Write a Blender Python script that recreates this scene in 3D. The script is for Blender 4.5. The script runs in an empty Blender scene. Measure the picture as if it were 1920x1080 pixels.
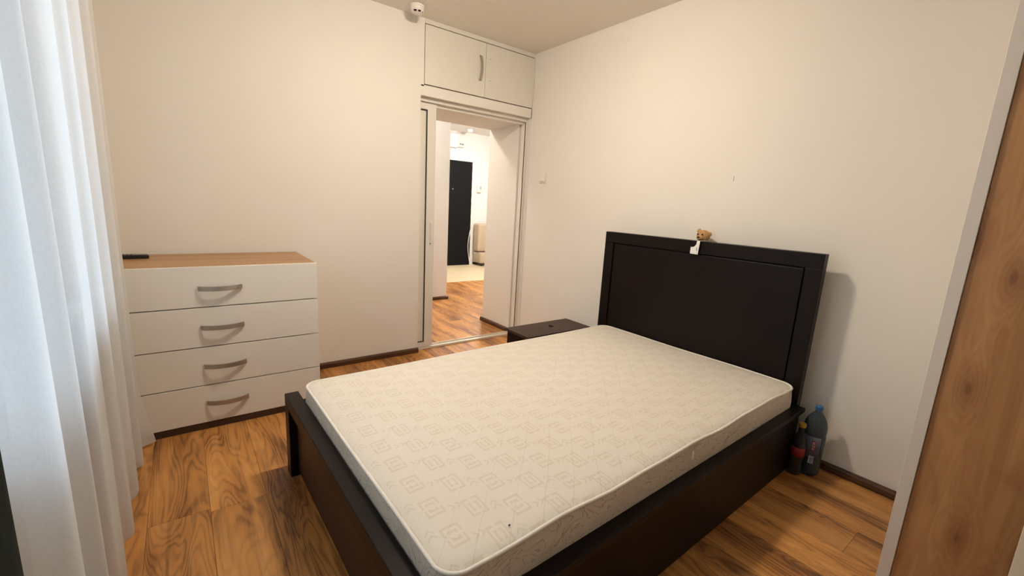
import bpy, bmesh, math, random
from mathutils import Vector, Matrix, Euler

random.seed(7)
scn = bpy.context.scene
COL = scn.collection
S = 1.22          # camera height in metres; room measures below are in camera heights
PI = math.pi

# ------------------------------------------------------------------ camera, sky, lamps, exposure
F_PX = 813.57
YAW, PITCH, ROLL = 0.654993552, -0.190856449, 0.0558886798
cam_data = bpy.data.cameras.new('camera')
cam_data.sensor_width = 36.0
cam_data.lens = 36.0 * F_PX / 1920.0
cam_data.clip_start = 0.02
cam = bpy.data.objects.new('camera', cam_data)
COL.objects.link(cam)
fwd = Vector((math.sin(YAW) * math.cos(PITCH), math.cos(YAW) * math.cos(PITCH), math.sin(PITCH)))
rgt = Vector((math.cos(YAW), -math.sin(YAW), 0))
upv = rgt.cross(fwd)
r2 = rgt * math.cos(ROLL) + upv * math.sin(ROLL)
u2 = -rgt * math.sin(ROLL) + upv * math.cos(ROLL)
cam.matrix_world = Matrix(((r2.x, u2.x, -fwd.x, 0), (r2.y, u2.y, -fwd.y, 0), (r2.z, u2.z, -fwd.z, S), (0, 0, 0, 1)))
scn.camera = cam

scn.view_settings.view_transform = 'Standard'
scn.view_settings.look = 'None'
scn.view_settings.gamma = 1.0
scn.view_settings.use_curve_mapping = False
scn.view_settings.exposure = 0.5

SKY_STRENGTH = 4.3
LAMP_STRENGTH = 146.0
HALL_STRENGTH = 190.0

world = bpy.data.worlds.new('overcast_sky')
scn.world = world
world.use_nodes = True
wn = world.node_tree
wn.nodes.clear()
w_out = wn.nodes.new('ShaderNodeOutputWorld')
w_bg = wn.nodes.new('ShaderNodeBackground')
w_bg.inputs['Strength'].default_value = SKY_STRENGTH
w_tc = wn.nodes.new('ShaderNodeTexCoord')
w_sep = wn.nodes.new('ShaderNodeSeparateXYZ')
w_ramp = wn.nodes.new('ShaderNodeValToRGB')
w_map = wn.nodes.new('ShaderNodeMapRange')
w_map.inputs['From Min'].default_value = -1
w_map.inputs['From Max'].default_value = 1
wn.links.new(w_tc.outputs['Generated'], w_sep.inputs[0])
wn.links.new(w_sep.outputs['Z'], w_map.inputs['Value'])
wn.links.new(w_map.outputs[0], w_ramp.inputs[0])
el = w_ramp.color_ramp.elements
el[0].position = 0.47; el[0].color = (0.10, 0.10, 0.095, 1)
el[1].position = 0.53; el[1].color = (0.64, 0.82, 1.0, 1)
e3 = w_ramp.color_ramp.elements.new(1.0); e3.color = (0.56, 0.77, 1.0, 1)
wn.links.new(w_ramp.outputs[0], w_bg.inputs['Color'])
wn.links.new(w_bg.outputs[0], w_out.inputs[0])


# ------------------------------------------------------------------ helpers
def tag(o, label=None, cat=None, group=None, kind=None):
    if label: o['label'] = label
    if cat: o['category'] = cat
    if group: o['group'] = group
    if kind: o['kind'] = kind
    return o


def U(x, y, z):
    """camera-height units, floor at z = -1  ->  metres, floor at 0"""
    return Vector((x * S, y * S, (z + 1) * S))


def origin_of(o):
    v = Vector((0, 0, 0))
    while o is not None:
        v += Vector(o.location)
        o = o.parent
    return v


def obj(name, bm, mat, parent=None, smooth=False, local=False, at=None):
    """link a bmesh (metres) as one mesh object; parents keep identity scale"""
    me = bpy.data.meshes.new(name)
    base = Vector((0, 0, 0))
    if at is not None:
        base = Vector(at)
        bmesh.ops.translate(bm, verts=bm.verts, vec=-base)
    elif parent is not None and not local:
        bmesh.ops.translate(bm, verts=bm.verts, vec=-origin_of(parent))
    bmesh.ops.recalc_face_normals(bm, faces=bm.faces)
    bm.to_mesh(me)
    bm.free()
    if smooth:
        for p in me.polygons:
            p.use_smooth = True
    me.materials.append(mat)
    o = bpy.data.objects.new(name, me)
    COL.objects.link(o)
    if at is not None:
        o.location = base
    if parent is not None:
        o.parent = parent
    return o


def thing(name, loc, label, cat, group=None, rotz=0.0):
    o = bpy.data.objects.new(name, None)
    o.empty_display_size = 0.05
    COL.objects.link(o)
    o.location = loc
    o.rotation_euler = (0, 0, rotz)
    return tag(o, label, cat, group)


def bx(bm, a, b, bevel=0.0, seg=1, matrix=None):
    """box between corners a and b in metres"""
    x0, x1 = sorted((a[0], b[0])); y0, y1 = sorted((a[1], b[1])); z0, z1 = sorted((a[2], b[2]))
    vs = [bm.verts.new(p) for p in ((x0, y0, z0), (x1, y0, z0), (x1, y1, z0), (x0, y1, z0),
                                    (x0, y0, z1), (x1, y0, z1), (x1, y1, z1), (x0, y1, z1))]
    fs = [bm.faces.new([vs[i] for i in f]) for f in
          ((3, 2, 1, 0), (4, 5, 6, 7), (0, 1, 5, 4), (1, 2, 6, 5), (2, 3, 7, 6), (3, 0, 4, 7))]
    if bevel > 0:
        es = list({e for f in fs for e in f.edges})
        r = bmesh.ops.bevel(bm, geom=es, offset=bevel, segments=seg, affect='EDGES', profile=0.5)
        vs = list({v for f in r['faces'] for v in f.verts} | {v for v in vs if v.is_valid})
    if matrix is not None:
        bmesh.ops.transform(bm, matrix=matrix, verts=[v for v in vs if v.is_valid])
    return bm


def ub(bm, x0, x1, y0, y1, z0, z1, bevel=0.0, seg=1):
    """box in camera-height units"""
    return bx(bm, U(x0, y0, z0), U(x1, y1, z1), bevel, seg)


def newbm():
    return bmesh.new()


def lathe(bm, prof, center, seg=24):
    """prof: list of (radius, z)"""
    rings = []
    cx, cy, cz = center
    for r, z in prof:
        if r < 1e-6:
            rings.append([bm.verts.new((cx, cy, cz + z))])
        else:
            rings.append([bm.verts.new((cx + r * math.cos(2 * PI * k / seg), cy + r * math.sin(2 * PI * k / seg), cz + z)) for k in range(seg)])
    for A, B in zip(rings, rings[1:]):
        for k in range(seg):
            k2 = (k + 1) % seg
            if len(A) == 1 and len(B) == 1: continue
            if len(A) == 1: bm.faces.new((A[0], B[k], B[k2]))
            elif len(B) == 1: bm.faces.new((A[k], A[k2], B[0]))
            else: bm.faces.new((A[k], A[k2], B[k2], B[k]))
    return bm


def tube(bm, pts, r, seg=8, closed=False):
    pts = [Vector(p) for p in pts]
    n = len(pts)
    rings = []
    prev = None
    for i, p in enumerate(pts):
        if closed:
            d = pts[(i + 1) % n] - pts[(i - 1) % n]
        else:
            d = pts[min(i + 1, n - 1)] - pts[max(i - 1, 0)]
        d.normalize()
        if prev is None:
            a = Vector((0, 0, 1)) if abs(d.z) < 0.9 else Vector((1, 0, 0))
            nrm = d.cross(a).normalized()
        else:
            nrm = (prev - d * prev.dot(d)).normalized()
        prev = nrm
        b = d.cross(nrm)
        rings.append([bm.verts.new(p + nrm * (r * math.cos(2 * PI * k / seg)) + b * (r * math.sin(2 * PI * k / seg))) for k in range(seg)])
    m = n if closed else n - 1
    for i in range(m):
        A, B = rings[i], rings[(i + 1) % n]
        for k in range(seg):
            k2 = (k + 1) % seg
            bm.faces.new((A[k], A[k2], B[k2], B[k]))
    if not closed:
        bm.faces.new(rings[0][::-1]); bm.faces.new(rings[-1])
    return bm


def ball(bm, c, r, sub=3, scale=(1, 1, 1)):
    m = Matrix.Translation(c) @ Matrix.Diagonal((scale[0], scale[1], scale[2], 1))
    bmesh.ops.create_icosphere(bm, subdivisions=sub, radius=r, matrix=m)
    return bm


def extrude_poly(bm, pts, axis_vec):
    """prism from a closed polygon (list of 3D points) along a vector"""
    a = [bm.verts.new(p) for p in pts]
    b = [bm.verts.new(Vector(p) + Vector(axis_vec)) for p in pts]
    bm.faces.new(a); bm.faces.new(b[::-1])
    n = len(a)
    for i in range(n):
        j = (i + 1) % n
        bm.faces.new((a[i], b[i], b[j], a[j]))
    return bm


# ------------------------------------------------------------------ materials
class NT:
    def __init__(self, name):
        self.m = bpy.data.materials.new(name)
        self.m.use_nodes = True
        self.t = self.m.node_tree
        self.b = self.t.nodes['Principled BSDF']
        self.out = self.t.nodes['Material Output']

    def n(self, typ, **kw):
        nd = self.t.nodes.new(typ)
        for k, v in kw.items():
            setattr(nd, k, v)
        return nd

    def l(self, a, b):
        self.t.links.new(a, b)

    def setv(self, sock, v):
        if hasattr(v, 'is_output') or isinstance(v, bpy.types.NodeSocket):
            self.l(v, sock)
        else:
            sock.default_value = v

    def math(self, op, a, b=None, c=None):
        nd = self.n('ShaderNodeMath', operation=op)
        self.setv(nd.inputs[0], a)
        if b is not None: self.setv(nd.inputs[1], b)
        if c is not None: self.setv(nd.inputs[2], c)
        return nd.outputs[0]

    def mix(self, fac, a, b, blend='MIX'):
        nd = self.n('ShaderNodeMix', data_type='RGBA', blend_type=blend)
        self.setv(nd.inputs[0], fac)
        self.setv(nd.inputs[6], a)
        self.setv(nd.inputs[7], b)
        return nd.outputs[2]

    def noise(self, vec, scale, detail=4, rough=0.5, dist=0.0):
        nd = self.n('ShaderNodeTexNoise')
        if vec is not None: self.l(vec, nd.inputs['Vector'])
        nd.inputs['Scale'].default_value = scale
        nd.inputs['Detail'].default_value = detail
        nd.inputs['Roughness'].default_value = rough
        nd.inputs['Distortion'].default_value = dist
        return nd.outputs[0]

    def coords(self):
        return self.n('ShaderNodeTexCoord').outputs['Object']

    def mapping(self, vec, scale=(1, 1, 1), loc=(0, 0, 0), rot=(0, 0, 0)):
        nd = self.n('ShaderNodeMapping')
        self.l(vec, nd.inputs['Vector'])
        nd.inputs['Scale'].default_value = scale
        nd.inputs['Location'].default_value = loc
        nd.inputs['Rotation'].default_value = rot
        return nd.outputs[0]

    def ramp(self, fac, stops):
        nd = self.n('ShaderNodeValToRGB')
        self.l(fac, nd.inputs[0])
        els = nd.color_ramp.elements
        els[0].position, els[0].color = stops[0][0], (*stops[0][1], 1)
        els[1].position, els[1].color = stops[-1][0], (*stops[-1][1], 1)
        for p, c in stops[1:-1]:
            e = els.new(p); e.color = (*c, 1)
        return nd.outputs[0]

    def bump(self, h, strength=0.2, dist=0.002):
        nd = self.n('ShaderNodeBump')
        nd.inputs['Strength'].default_value = strength
        nd.inputs['Distance'].default_value = dist
        self.l(h, nd.inputs['Height'])
        self.l(nd.outputs[0], self.b.inputs['Normal'])

    def base(self, col=None, rough=0.5, spec=0.5, metal=0.0):
        if col is not None:
            if isinstance(col, tuple): col = (*col, 1) if len(col) == 3 else col
            self.setv(self.b.inputs['Base Color'], col)
        self.setv(self.b.inputs['Roughness'], rough)
        self.b.inputs['Specular IOR Level'].default_value = spec
        self.b.inputs['Metallic'].default_value = metal
        return self.m


def plain(name, col, rough=0.5, spec=0.5, metal=0.0, var=0.06, scale=40, bump=0.0):
    k = NT(name)
    nz = k.noise(k.coords(), scale, 3)
    c = k.mix(nz, tuple(x * (1 - var) for x in col) + (1,), tuple(min(1, x * (1 + var)) for x in col) + (1,))
    k.base(c, rough, spec, metal)
    if bump: k.bump(nz, bump, 0.002)
    return k.m


def paint(name, col, rough=0.85):
    k = NT(name)
    co = k.coords()
    big = k.noise(co, 1.7, 3)
    fine = k.noise(co, 260, 2)
    c = k.mix(big, tuple(x * 0.985 for x in col) + (1,), tuple(min(1, x * 1.015) for x in col) + (1,))
    k.base(c, rough, 0.25)
    k.bump(fine, 0.10, 0.0015)
    return k.m


def wood_floor():
    k = NT('laminate_planks')
    co = k.coords()
    info = k.n('ShaderNodeObjectInfo')
    rnd = info.outputs['Random']
    off = k.n('ShaderNodeCombineXYZ')
    k.l(k.math('MULTIPLY', rnd, 37.0), off.inputs[0])
    k.l(k.math('MULTIPLY', rnd, 91.0), off.inputs[1])
    k.l(k.math('MULTIPLY', rnd, 53.0), off.inputs[2])
    add = k.n('ShaderNodeVectorMath', operation='ADD')
    k.l(co, add.inputs[0]); k.l(off.outputs[0], add.inputs[1])
    v = add.outputs[0]
    # broad figure: contour lines of a stretched noise field give cathedral arches and knots
    vs = k.mapping(v, (7.0, 1.05, 1.0))
    field = k.math('ADD', k.noise(vs, 1.0, 2.2, 0.45, 0.9), k.math('MULTIPLY', k.noise(k.mapping(v, (90, 9, 1)), 1.0, 3, 0.6), 0.030))
    rings = k.math('SINE', k.math('MULTIPLY', field, 105.0))
    rings = k.math('ADD', k.math('MULTIPLY', rings, 0.5), 0.5)
    rings = k.math('POWER', rings, 2.2)
    fib = k.noise(k.mapping(v, (70, 3.2, 1)), 1.0, 4, 0.6)
    blot = k.noise(k.mapping(v, (9, 1.3, 1)), 1.0, 3, 0.55)
    streak = k.noise(k.mapping(v, (26, 1.0, 1)), 1.0, 3, 0.6)
    base = k.ramp(blot, [(0.30, (0.175, 0.064, 0.016)), (0.43, (0.35, 0.145, 0.036)), (0.56, (0.48, 0.215, 0.056)), (0.74, (0.58, 0.29, 0.088))])
    dark = k.mix(0.9, base, (0.105, 0.038, 0.011, 1))
    amt = k.math('MULTIPLY', rings, k.math('MULTIPLY_ADD', k.ramp_val(blot, 0.60, 0.38), 0.80, 0.22))
    c = k.mix(amt, base, dark)
    c = k.mix(k.ramp_val(streak, 0.56, 0.72), c, k.mix(0.55, c, (0.09, 0.034, 0.012, 1)))
    c = k.mix(k.math('MULTIPLY', k.ramp_val(fib, 0.50, 0.75), 0.45), c, (0.52, 0.275, 0.105, 1))
    hsv = k.n('ShaderNodeHueSaturation')
    k.l(c, hsv.inputs['Color'])
    k.l(k.math('MULTIPLY_ADD', rnd, 0.35, 1.08), hsv.inputs['Value'])
    hsv.inputs['Saturation'].default_value = 1.0
    k.base(hsv.outputs[0], 0.38, 0.45)
    k.bump(fib, 0.06, 0.001)
    return k.m


def ramp_val(self, v, lo, hi):
    nd = self.n('ShaderNodeMapRange')
    self.l(v, nd.inputs['Value'])
    nd.inputs['From Min'].default_value = lo
    nd.inputs['From Max'].default_value = hi
    return nd.outputs[0]


NT.ramp_val = ramp_val


def wood(name, cols, scale=(1, 1, 1), rough=0.45, spec=0.4, ring=40.0, contrast=0.5, dark=(0.1, 0.05, 0.02)):
    """grain runs along the axis with the small scale value"""
    k = NT(name)
    co = k.coords()
    v = k.mapping(co, scale)
    f = k.noise(v, 1.0, 3, 0.5, 0.4)
    rings = k.math('ADD', k.math('MULTIPLY', k.math('SINE', k.math('MULTIPLY', f, ring)), 0.5), 0.5)
    fine = k.noise(k.mapping(co, tuple(s * 7 for s in scale)), 1.0, 4, 0.6)
    base = k.ramp(f, [(0.3, cols[0]), (0.5, cols[1]), (0.7, cols[2])])
    c = k.mix(k.math('MULTIPLY', rings, contrast), base, (*dark, 1))
    c = k.mix(k.math('MULTIPLY', k.ramp_val(fine, 0.45, 0.8), 0.35), c, (*cols[2], 1))
    k.base(c, rough, spec)
    return k.m


def wardrobe_wood():
    k = NT('knotty_oak_laminate')
    co = k.coords()
    sep = k.n('ShaderNodeSeparateXYZ'); k.l(co, sep.inputs[0])
    cmb = k.n('ShaderNodeCombineXYZ')
    k.l(k.math('MULTIPLY_ADD', sep.outputs[1], 7.0, 0.31), cmb.inputs[0])
    k.l(k.math('MULTIPLY_ADD', sep.outputs[2], 2.6, 0.42), cmb.inputs[1])
    vor = k.n('ShaderNodeTexVoronoi', voronoi_dimensions='2D')
    k.l(cmb.outputs[0], vor.inputs['Vector'])
    vor.inputs['Scale'].default_value = 1.0
    vor.inputs['Randomness'].default_value = 1.0
    dist = vor.outputs['Distance']
    pull = k.ramp_val(dist, 0.55, 0.0)
    f = k.noise(k.mapping(co, (1.0, 10.0, 0.8)), 1.0, 3, 0.5, 0.4)
    field = k.math('ADD', f, k.math('MULTIPLY', k.math('POWER', pull, 2.0), 0.45))
    rings = k.math('ADD', k.math('MULTIPLY', k.math('SINE', k.math('MULTIPLY', field, 70.0)), 0.5), 0.5)
    fine = k.noise(k.mapping(co, (20, 150, 5)), 1.0, 4, 0.6)
    broad = k.noise(k.mapping(co, (1, 11, 0.7)), 1.0, 2, 0.5)
    flame = k.noise(k.mapping(co, (1, 9, 3.0)), 1.0, 3, 0.6, 0.5)
    c = k.ramp(f, [(0.30, (0.37, 0.180, 0.072)), (0.48, (0.52, 0.272, 0.112)), (0.66, (0.61, 0.34, 0.152))])
    c = k.mix(k.math('MULTIPLY', k.ramp_val(broad, 0.48, 0.70), 0.55), c, (0.34, 0.145, 0.056, 1))
    c = k.mix(k.math('MULTIPLY', k.ramp_val(flame, 0.56, 0.72), 0.55), c, (0.30, 0.105, 0.042, 1))
    c = k.mix(k.math('MULTIPLY', rings, 0.16), c, (0.14, 0.06, 0.026, 1))
    c = k.mix(k.math('MULTIPLY', k.ramp_val(dist, 0.26, 0.08), 0.45), c, (0.22, 0.068, 0.03, 1))
    c = k.mix(k.math('MULTIPLY', k.ramp_val(dist, 0.07, 0.03), 0.45), c, (0.10, 0.025, 0.012, 1))
    c = k.mix(k.math('MULTIPLY', k.ramp_val(fine, 0.4, 0.8), 0.30), c, (0.46, 0.265, 0.13, 1))
    k.base(c, 0.5, 0.3)
    return k.m


def mattress_fabric(side=False):
    k = NT('mattress_side_fabric' if side else 'jacquard_mattress_fabric')
    co = k.coords()
    sep = k.n('ShaderNodeSeparateXYZ'); k.l(co, sep.inputs[0])
    X, Y, Z = sep.outputs
    M = lambda op, a, b=None, c=None: k.math(op, a, b, c)
    weave = k.noise(k.mapping(co, (500, 500, 500)), 1.0, 2)
    if side:
        q = k.noise(k.mapping(co, (9, 9, 22)), 1.0, 2, 0.4, 1.2)
        ln = M('ABSOLUTE', M('SINE', M('MULTIPLY', q, 26.0)))
        groove = k.ramp_val(ln, 0.0, 0.32)
        c = k.mix(groove, (0.52, 0.44, 0.36, 1), (0.68, 0.60, 0.50, 1))
        k.base(c, 0.75, 0.2)
        k.bump(groove, 0.5, 0.006)
        return k.m
    PX, PY = 0.158 * S, 0.095 * S

    def fold(v, per, off):
        # signed distance to the nearest lattice point
        t = M('DIVIDE', M('SUBTRACT', v, off), per)
        fr = M('SUBTRACT', t, M('ROUND', t))
        return M('MULTIPLY', fr, per)

    def band(v, lo, hi):
        return M('MULTIPLY', M('GREATER_THAN', v, lo), M('LESS_THAN', v, hi))

    def motif(ox, oy, axis):
        px = fold(X, PX, ox); py = fold(Y, PY, oy)
        ax = M('DIVIDE', M('ABSOLUTE', px), 0.021 * S)
        ay = M('DIVIDE', M('ABSOLUTE', py), 0.029 * S)
        d = M('MAXIMUM', ax, ay)
        r = M('ADD', band(d, 0.76, 1.0), band(d, 0.26, 0.50))
        gap = M('GREATER_THAN', (ay if axis else ax), 0.13)
        return M('MULTIPLY', r, gap)

    def chevrons(ox, oy, flip):
        px = fold(X, PX, ox); py = fold(Y, PY, oy)
        ax = M('ABSOLUTE', py if flip else px)
        q = px if flip else py
        m1 = band(M('ADD', q, ax), -0.002 * S, 0.004 * S)
        m2 = band(M('ADD', q, ax), 0.013 * S, 0.019 * S)
        lim = M('LESS_THAN', ax, 0.0098 * S)
        return M('MULTIPLY', M('ADD', m1, m2), lim)

    ox, oy = 0.357 * S, 0.641 * S
    p = motif(ox, oy, False)
    p = M('MAXIMUM', p, motif(ox + PX / 2, oy + PY / 2, True))
    p = M('MAXIMUM', p, chevrons(ox + PX / 4, oy - PY / 4, False))
    p = M('MAXIMUM', p, chevrons(ox + 3 * PX / 4, oy + PY / 4, True))
    # quilting stitches: diagonal lines, the crossing set interrupted
    dif = M('SUBTRACT', Y, X); summ = M('ADD', Y, X)
    wob = M('MULTIPLY', M('SUBTRACT', k.noise(k.mapping(co, (3, 3, 3)), 1.0, 2), 0.5), 0.05)
    dif = M('ADD', dif, wob)
    per = 0.09 * S
    st1 = M('LESS_THAN', M('ABSOLUTE', fold(dif, per, 0.0)), 0.0013)
    st2 = M('LESS_THAN', M('ABSOLUTE', fold(summ, per, 1.281 * S)), 0.0013)
    zig = M('GREATER_THAN', M('SINE', M('MULTIPLY', M('ADD', M('ROUND', M('DIVIDE', dif, per)), M('MULTIPLY', M('ROUND', M('DIVIDE', summ, per)), 2.0)), 2.1)), 0.25)
    stitch = M('MAXIMUM', st1, M('MULTIPLY', st2, zig))
    patch = k.ramp_val(k.noise(k.mapping(co, (1.4, 1.4, 1.4)), 1.0, 2), 0.42, 0.60)
    stitch = M('MULTIPLY', stitch, patch)
    blot = k.noise(k.mapping(co, (2.2, 2.2, 2.2)), 1.0, 3)
    base = k.mix(blot, (0.74, 0.675, 0.58, 1), (0.79, 0.73, 0.64, 1))
    c = k.mix(M('MULTIPLY', p, 0.42), base, (0.60, 0.505, 0.385, 1))
    c = k.mix(M('MULTIPLY', stitch, 0.28), c, (0.42, 0.35, 0.27, 1))
    k.base(c, k.mix(p, (0.62, 0.62, 0.62, 1), (0.5, 0.5, 0.5, 1)), 0.25)
    k.b.inputs['Sheen Weight'].default_value = 0.15
    h = M('SUBTRACT', M('MULTIPLY', p, 0.35), M('ADD', stitch, M('MULTIPLY', weave, 0.12)))
    k.bump(h, 0.35, 0.0015)
    return k.m


def curtain_mat():
    k = NT('sheer_curtain_fabric')
    co = k.coords()
    wv = k.noise(k.mapping(co, (300, 300, 120)), 1.0, 2)
    col = k.mix(wv, (0.80, 0.80, 0.80, 1), (0.90, 0.90, 0.90, 1))
    d = k.n('ShaderNodeBsdfDiffuse'); k.l(col, d.inputs[0])
    t = k.n('ShaderNodeBsdfTranslucent'); k.l(col, t.inputs[0])
    tr = k.n('ShaderNodeBsdfTransparent'); tr.inputs[0].default_value = (0.97, 0.97, 0.97, 1)
    m1 = k.n('ShaderNodeMixShader'); m1.inputs[0].default_value = 0.52
    k.l(d.outputs[0], m1.inputs[1]); k.l(t.outputs[0], m1.inputs[2])
    m2 = k.n('ShaderNodeMixShader'); m2.inputs[0].default_value = 0.14
    k.l(m1.outputs[0], m2.inputs[1]); k.l(tr.outputs[0], m2.inputs[2])
    k.l(m2.outputs[0], k.out.inputs[0])
    return k.m


def thin_clear(name, tint, clear=0.75, rough=0.06, body=0.22):
    """thin clear sheet: light goes straight through, tinted, with a gloss coat"""
    k = NT(name)
    nz = k.noise(k.coords(), 25, 2)
    tr = k.n('ShaderNodeBsdfTransparent'); tr.inputs[0].default_value = (*tint, 1)
    k.setv(k.b.inputs['Base Color'], k.mix(nz, (*[x * body * 0.85 for x in tint], 1), (*[x * body * 1.15 for x in tint], 1)))
    k.b.inputs['Roughness'].default_value = rough
    lw = k.n('ShaderNodeLayerWeight'); lw.inputs[0].default_value = 0.35
    fac = k.math('MULTIPLY', k.math('SUBTRACT', 1.0, lw.outputs['Facing']), clear)
    ms = k.n('ShaderNodeMixShader')
    k.l(fac, ms.inputs[0])
    k.l(k.b.outputs[0], ms.inputs[1]); k.l(tr.outputs[0], ms.inputs[2])
    k.l(ms.outputs[0], k.out.inputs[0])
    return k.m


def glow(name, col, strength):
    k = NT(name)
    k.b.inputs['Base Color'].default_value = (*col, 1)
    k.b.inputs['Emission Color'].default_value = (*col, 1)
    k.b.inputs['Emission Strength'].default_value = strength
    return k.m


m_wall = paint('warm_white_wall_paint', (0.845, 0.795, 0.72))
m_ceil = paint('ceiling_paint', (0.86, 0.80, 0.715))
m_hall = paint('hall_white_paint', (0.82, 0.80, 0.77))
m_floor = wood_floor()
m_gap = plain('floor_underlay', (0.12, 0.055, 0.022), 0.9)
m_skirt = wood('skirting_wood', ((0.055, 0.022, 0.010), (0.085, 0.036, 0.016), (0.13, 0.058, 0.026)), (3, 3, 60), 0.4, 0.4, 20, 0.3, (0.03, 0.012, 0.006))
m_tile = plain('beige_hall_flooring', (0.72, 0.60, 0.40), 0.35, 0.5, 0, 0.07, 6)
m_white = plain('white_laminate', (0.85, 0.80, 0.72), 0.42, 0.4, 0, 0.015, 120)
m_cab = plain('cream_cabinet_laminate', (0.79, 0.745, 0.655), 0.55, 0.3, 0, 0.02, 160)
m_pvc = plain('white_pvc_profile', (0.82, 0.765, 0.68), 0.35, 0.45, 0, 0.015, 90)
m_gasket = plain('black_rubber_gasket', (0.02, 0.018, 0.016), 0.6)
m_seam = plain('shadow_gap_brown', (0.10, 0.062, 0.032), 0.9)
m_oaktop = wood('dresser_top_oak', ((0.30, 0.155, 0.060), (0.40, 0.215, 0.088), (0.50, 0.285, 0.125)), (1.2, 18, 18), 0.4, 0.4, 22, 0.25, (0.26, 0.13, 0.05))
m_plinth = plain('dark_brown_plinth', (0.055, 0.028, 0.016), 0.5, 0.4, 0, 0.2, 20)
m_nickel = plain('brushed_nickel', (0.46, 0.42, 0.37), 0.38, 0.5, 0.75, 0.05, 200)
m_wenge = wood('dark_wenge_veneer', ((0.0055, 0.0032, 0.0028), (0.0075, 0.0043, 0.0038), (0.011, 0.006, 0.005)), (2, 2, 2), 0.40, 0.17, 20, 0.3, (0.004, 0.0025, 0.002))
m_wenge2 = wood('brown_wenge_panel', ((0.030, 0.013, 0.008), (0.040, 0.018, 0.011), (0.052, 0.024, 0.014)), (2, 2, 2), 0.5, 0.4, 20, 0.3, (0.02, 0.009, 0.006))
m_matt = mattress_fabric()
m_mside = mattress_fabric(True)
m_pipe = plain('cream_piping', (0.84, 0.80, 0.72), 0.6, 0.3, 0, 0.03, 200)
m_curt = curtain_mat()
m_drape = plain('dark_green_black_drape', (0.014, 0.020, 0.018), 0.95, 0.1, 0, 0.4, 60, 0.3)
m_ward = wardrobe_wood()
m_wardw = plain('wardrobe_white_board', (0.78, 0.72, 0.64), 0.5, 0.35, 0, 0.02, 90)
m_wardc = plain('wardrobe_cream_door', (0.85, 0.78, 0.60), 0.35, 0.45, 0, 0.02, 50)
m_black = plain('black_plastic', (0.008, 0.008, 0.009), 0.3, 0.5, 0, 0.1, 60)
m_blackm = plain('matte_black_void', (0.006, 0.005, 0.004), 0.9)
m_plast = plain('ivory_plastic', (0.83, 0.77, 0.69), 0.4, 0.45, 0, 0.02, 60)
m_plastw = plain('white_plastic', (0.86, 0.85, 0.83), 0.4, 0.45, 0, 0.02, 60)
m_hdoor = plain('black_steel_door', (0.006, 0.006, 0.007), 0.55, 0.15, 0, 0.2, 30)
m_foam = plain('yellowish_foam', (0.62, 0.53, 0.38), 0.9, 0.2, 0, 0.15, 60, 0.4)
m_sofa = plain('beige_upholstery', (0.52, 0.42, 0.31), 0.85, 0.2, 0, 0.06, 90, 0.2)
m_steel = plain('satin_steel', (0.62, 0.60, 0.56), 0.3, 0.5, 0.9, 0.04, 100)
m_rail = plain('pale_aluminium_track', (0.72, 0.66, 0.56), 0.35, 0.5, 0.35, 0.05, 90)
m_fur = plain('golden_plush', (0.50, 0.285, 0.115), 0.95, 0.1, 0, 0.25, 180, 0.6)
m_fur2 = plain('pale_plush_muzzle', (0.66, 0.44, 0.24), 0.95, 0.1, 0, 0.2, 180, 0.6)
m_paper = plain('white_paper', (0.86, 0.84, 0.83), 0.7, 0.2, 0, 0.03, 60)
m_ink = plain('black_ink', (0.006, 0.005, 0.005), 0.6, 0.2)
m_pet = thin_clear('blue_tinted_pet', (0.42, 0.52, 0.58), 0.62)
m_water_shade = thin_clear('water_tinted_for_shadow', (0.05, 0.055, 0.06), 0.6)  # near-black tint stands for the bed's shadow on the lower bottle
m_pet2 = thin_clear('clear_pet', (0.40, 0.37, 0.34), 0.70)
m_lblue = plain('greyish_blue_label', (0.10, 0.11, 0.145), 0.4, 0.4, 0, 0.12, 60)
m_cap = plain('blue_cap', (0.035, 0.15, 0.36), 0.4)
m_capy = plain('yellow_cap', (0.42, 0.25, 0.02), 0.4)
m_red = plain('red_label', (0.26, 0.014, 0.012), 0.45, 0.4, 0, 0.15, 60)
m_redm = plain('dark_red_print', (0.20, 0.02, 0.03), 0.45)
m_pale = plain('pale_print', (0.42, 0.44, 0.52), 0.5)
m_glass = thin_clear('window_glass', (0.96, 0.98, 0.98), 0.94, 0.02)
m_frame = plain('white_window_frame', (0.80, 0.80, 0.80), 0.4, 0.4, 0, 0.02, 60)
m_lamp = glow('warm_diffuser', (1.0, 0.885, 0.735), LAMP_STRENGTH)
m_hall_fill = glow('hall_fill_diffuser', (1.0, 0.93, 0.86), HALL_STRENGTH)
m_corridor_fill = glow('corridor_fill_diffuser', (1.0, 0.92, 0.82), 95.0)
m_scuff = plain('grey_scuff', (0.42, 0.37, 0.33), 0.9)


# ------------------------------------------------------------------ the setting
W, D, H = 2.05, 2.55, 1.03         # right wall, back wall, ceiling
XL, YF = -0.38, -0.85              # window wall, wall behind the camera
YD0, YD1 = 2.588, 3.03             # door frame plane, far side of the thick wall


def struct(name, bm, mat, parent=None):
    o = obj(name, bm, mat, parent)
    o['kind'] = 'structure'
    return o


b = newbm()
ub(b, -0.7, 5.0, -1.1, 4.69, -1.06, -1.012)
floor = struct('floor', b, m_gap)
b = newbm(); ub(b, 2.0, 5.0, 4.69, 6.2, -1.06, -1.0)
struct('floor', b, m_tile)

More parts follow.
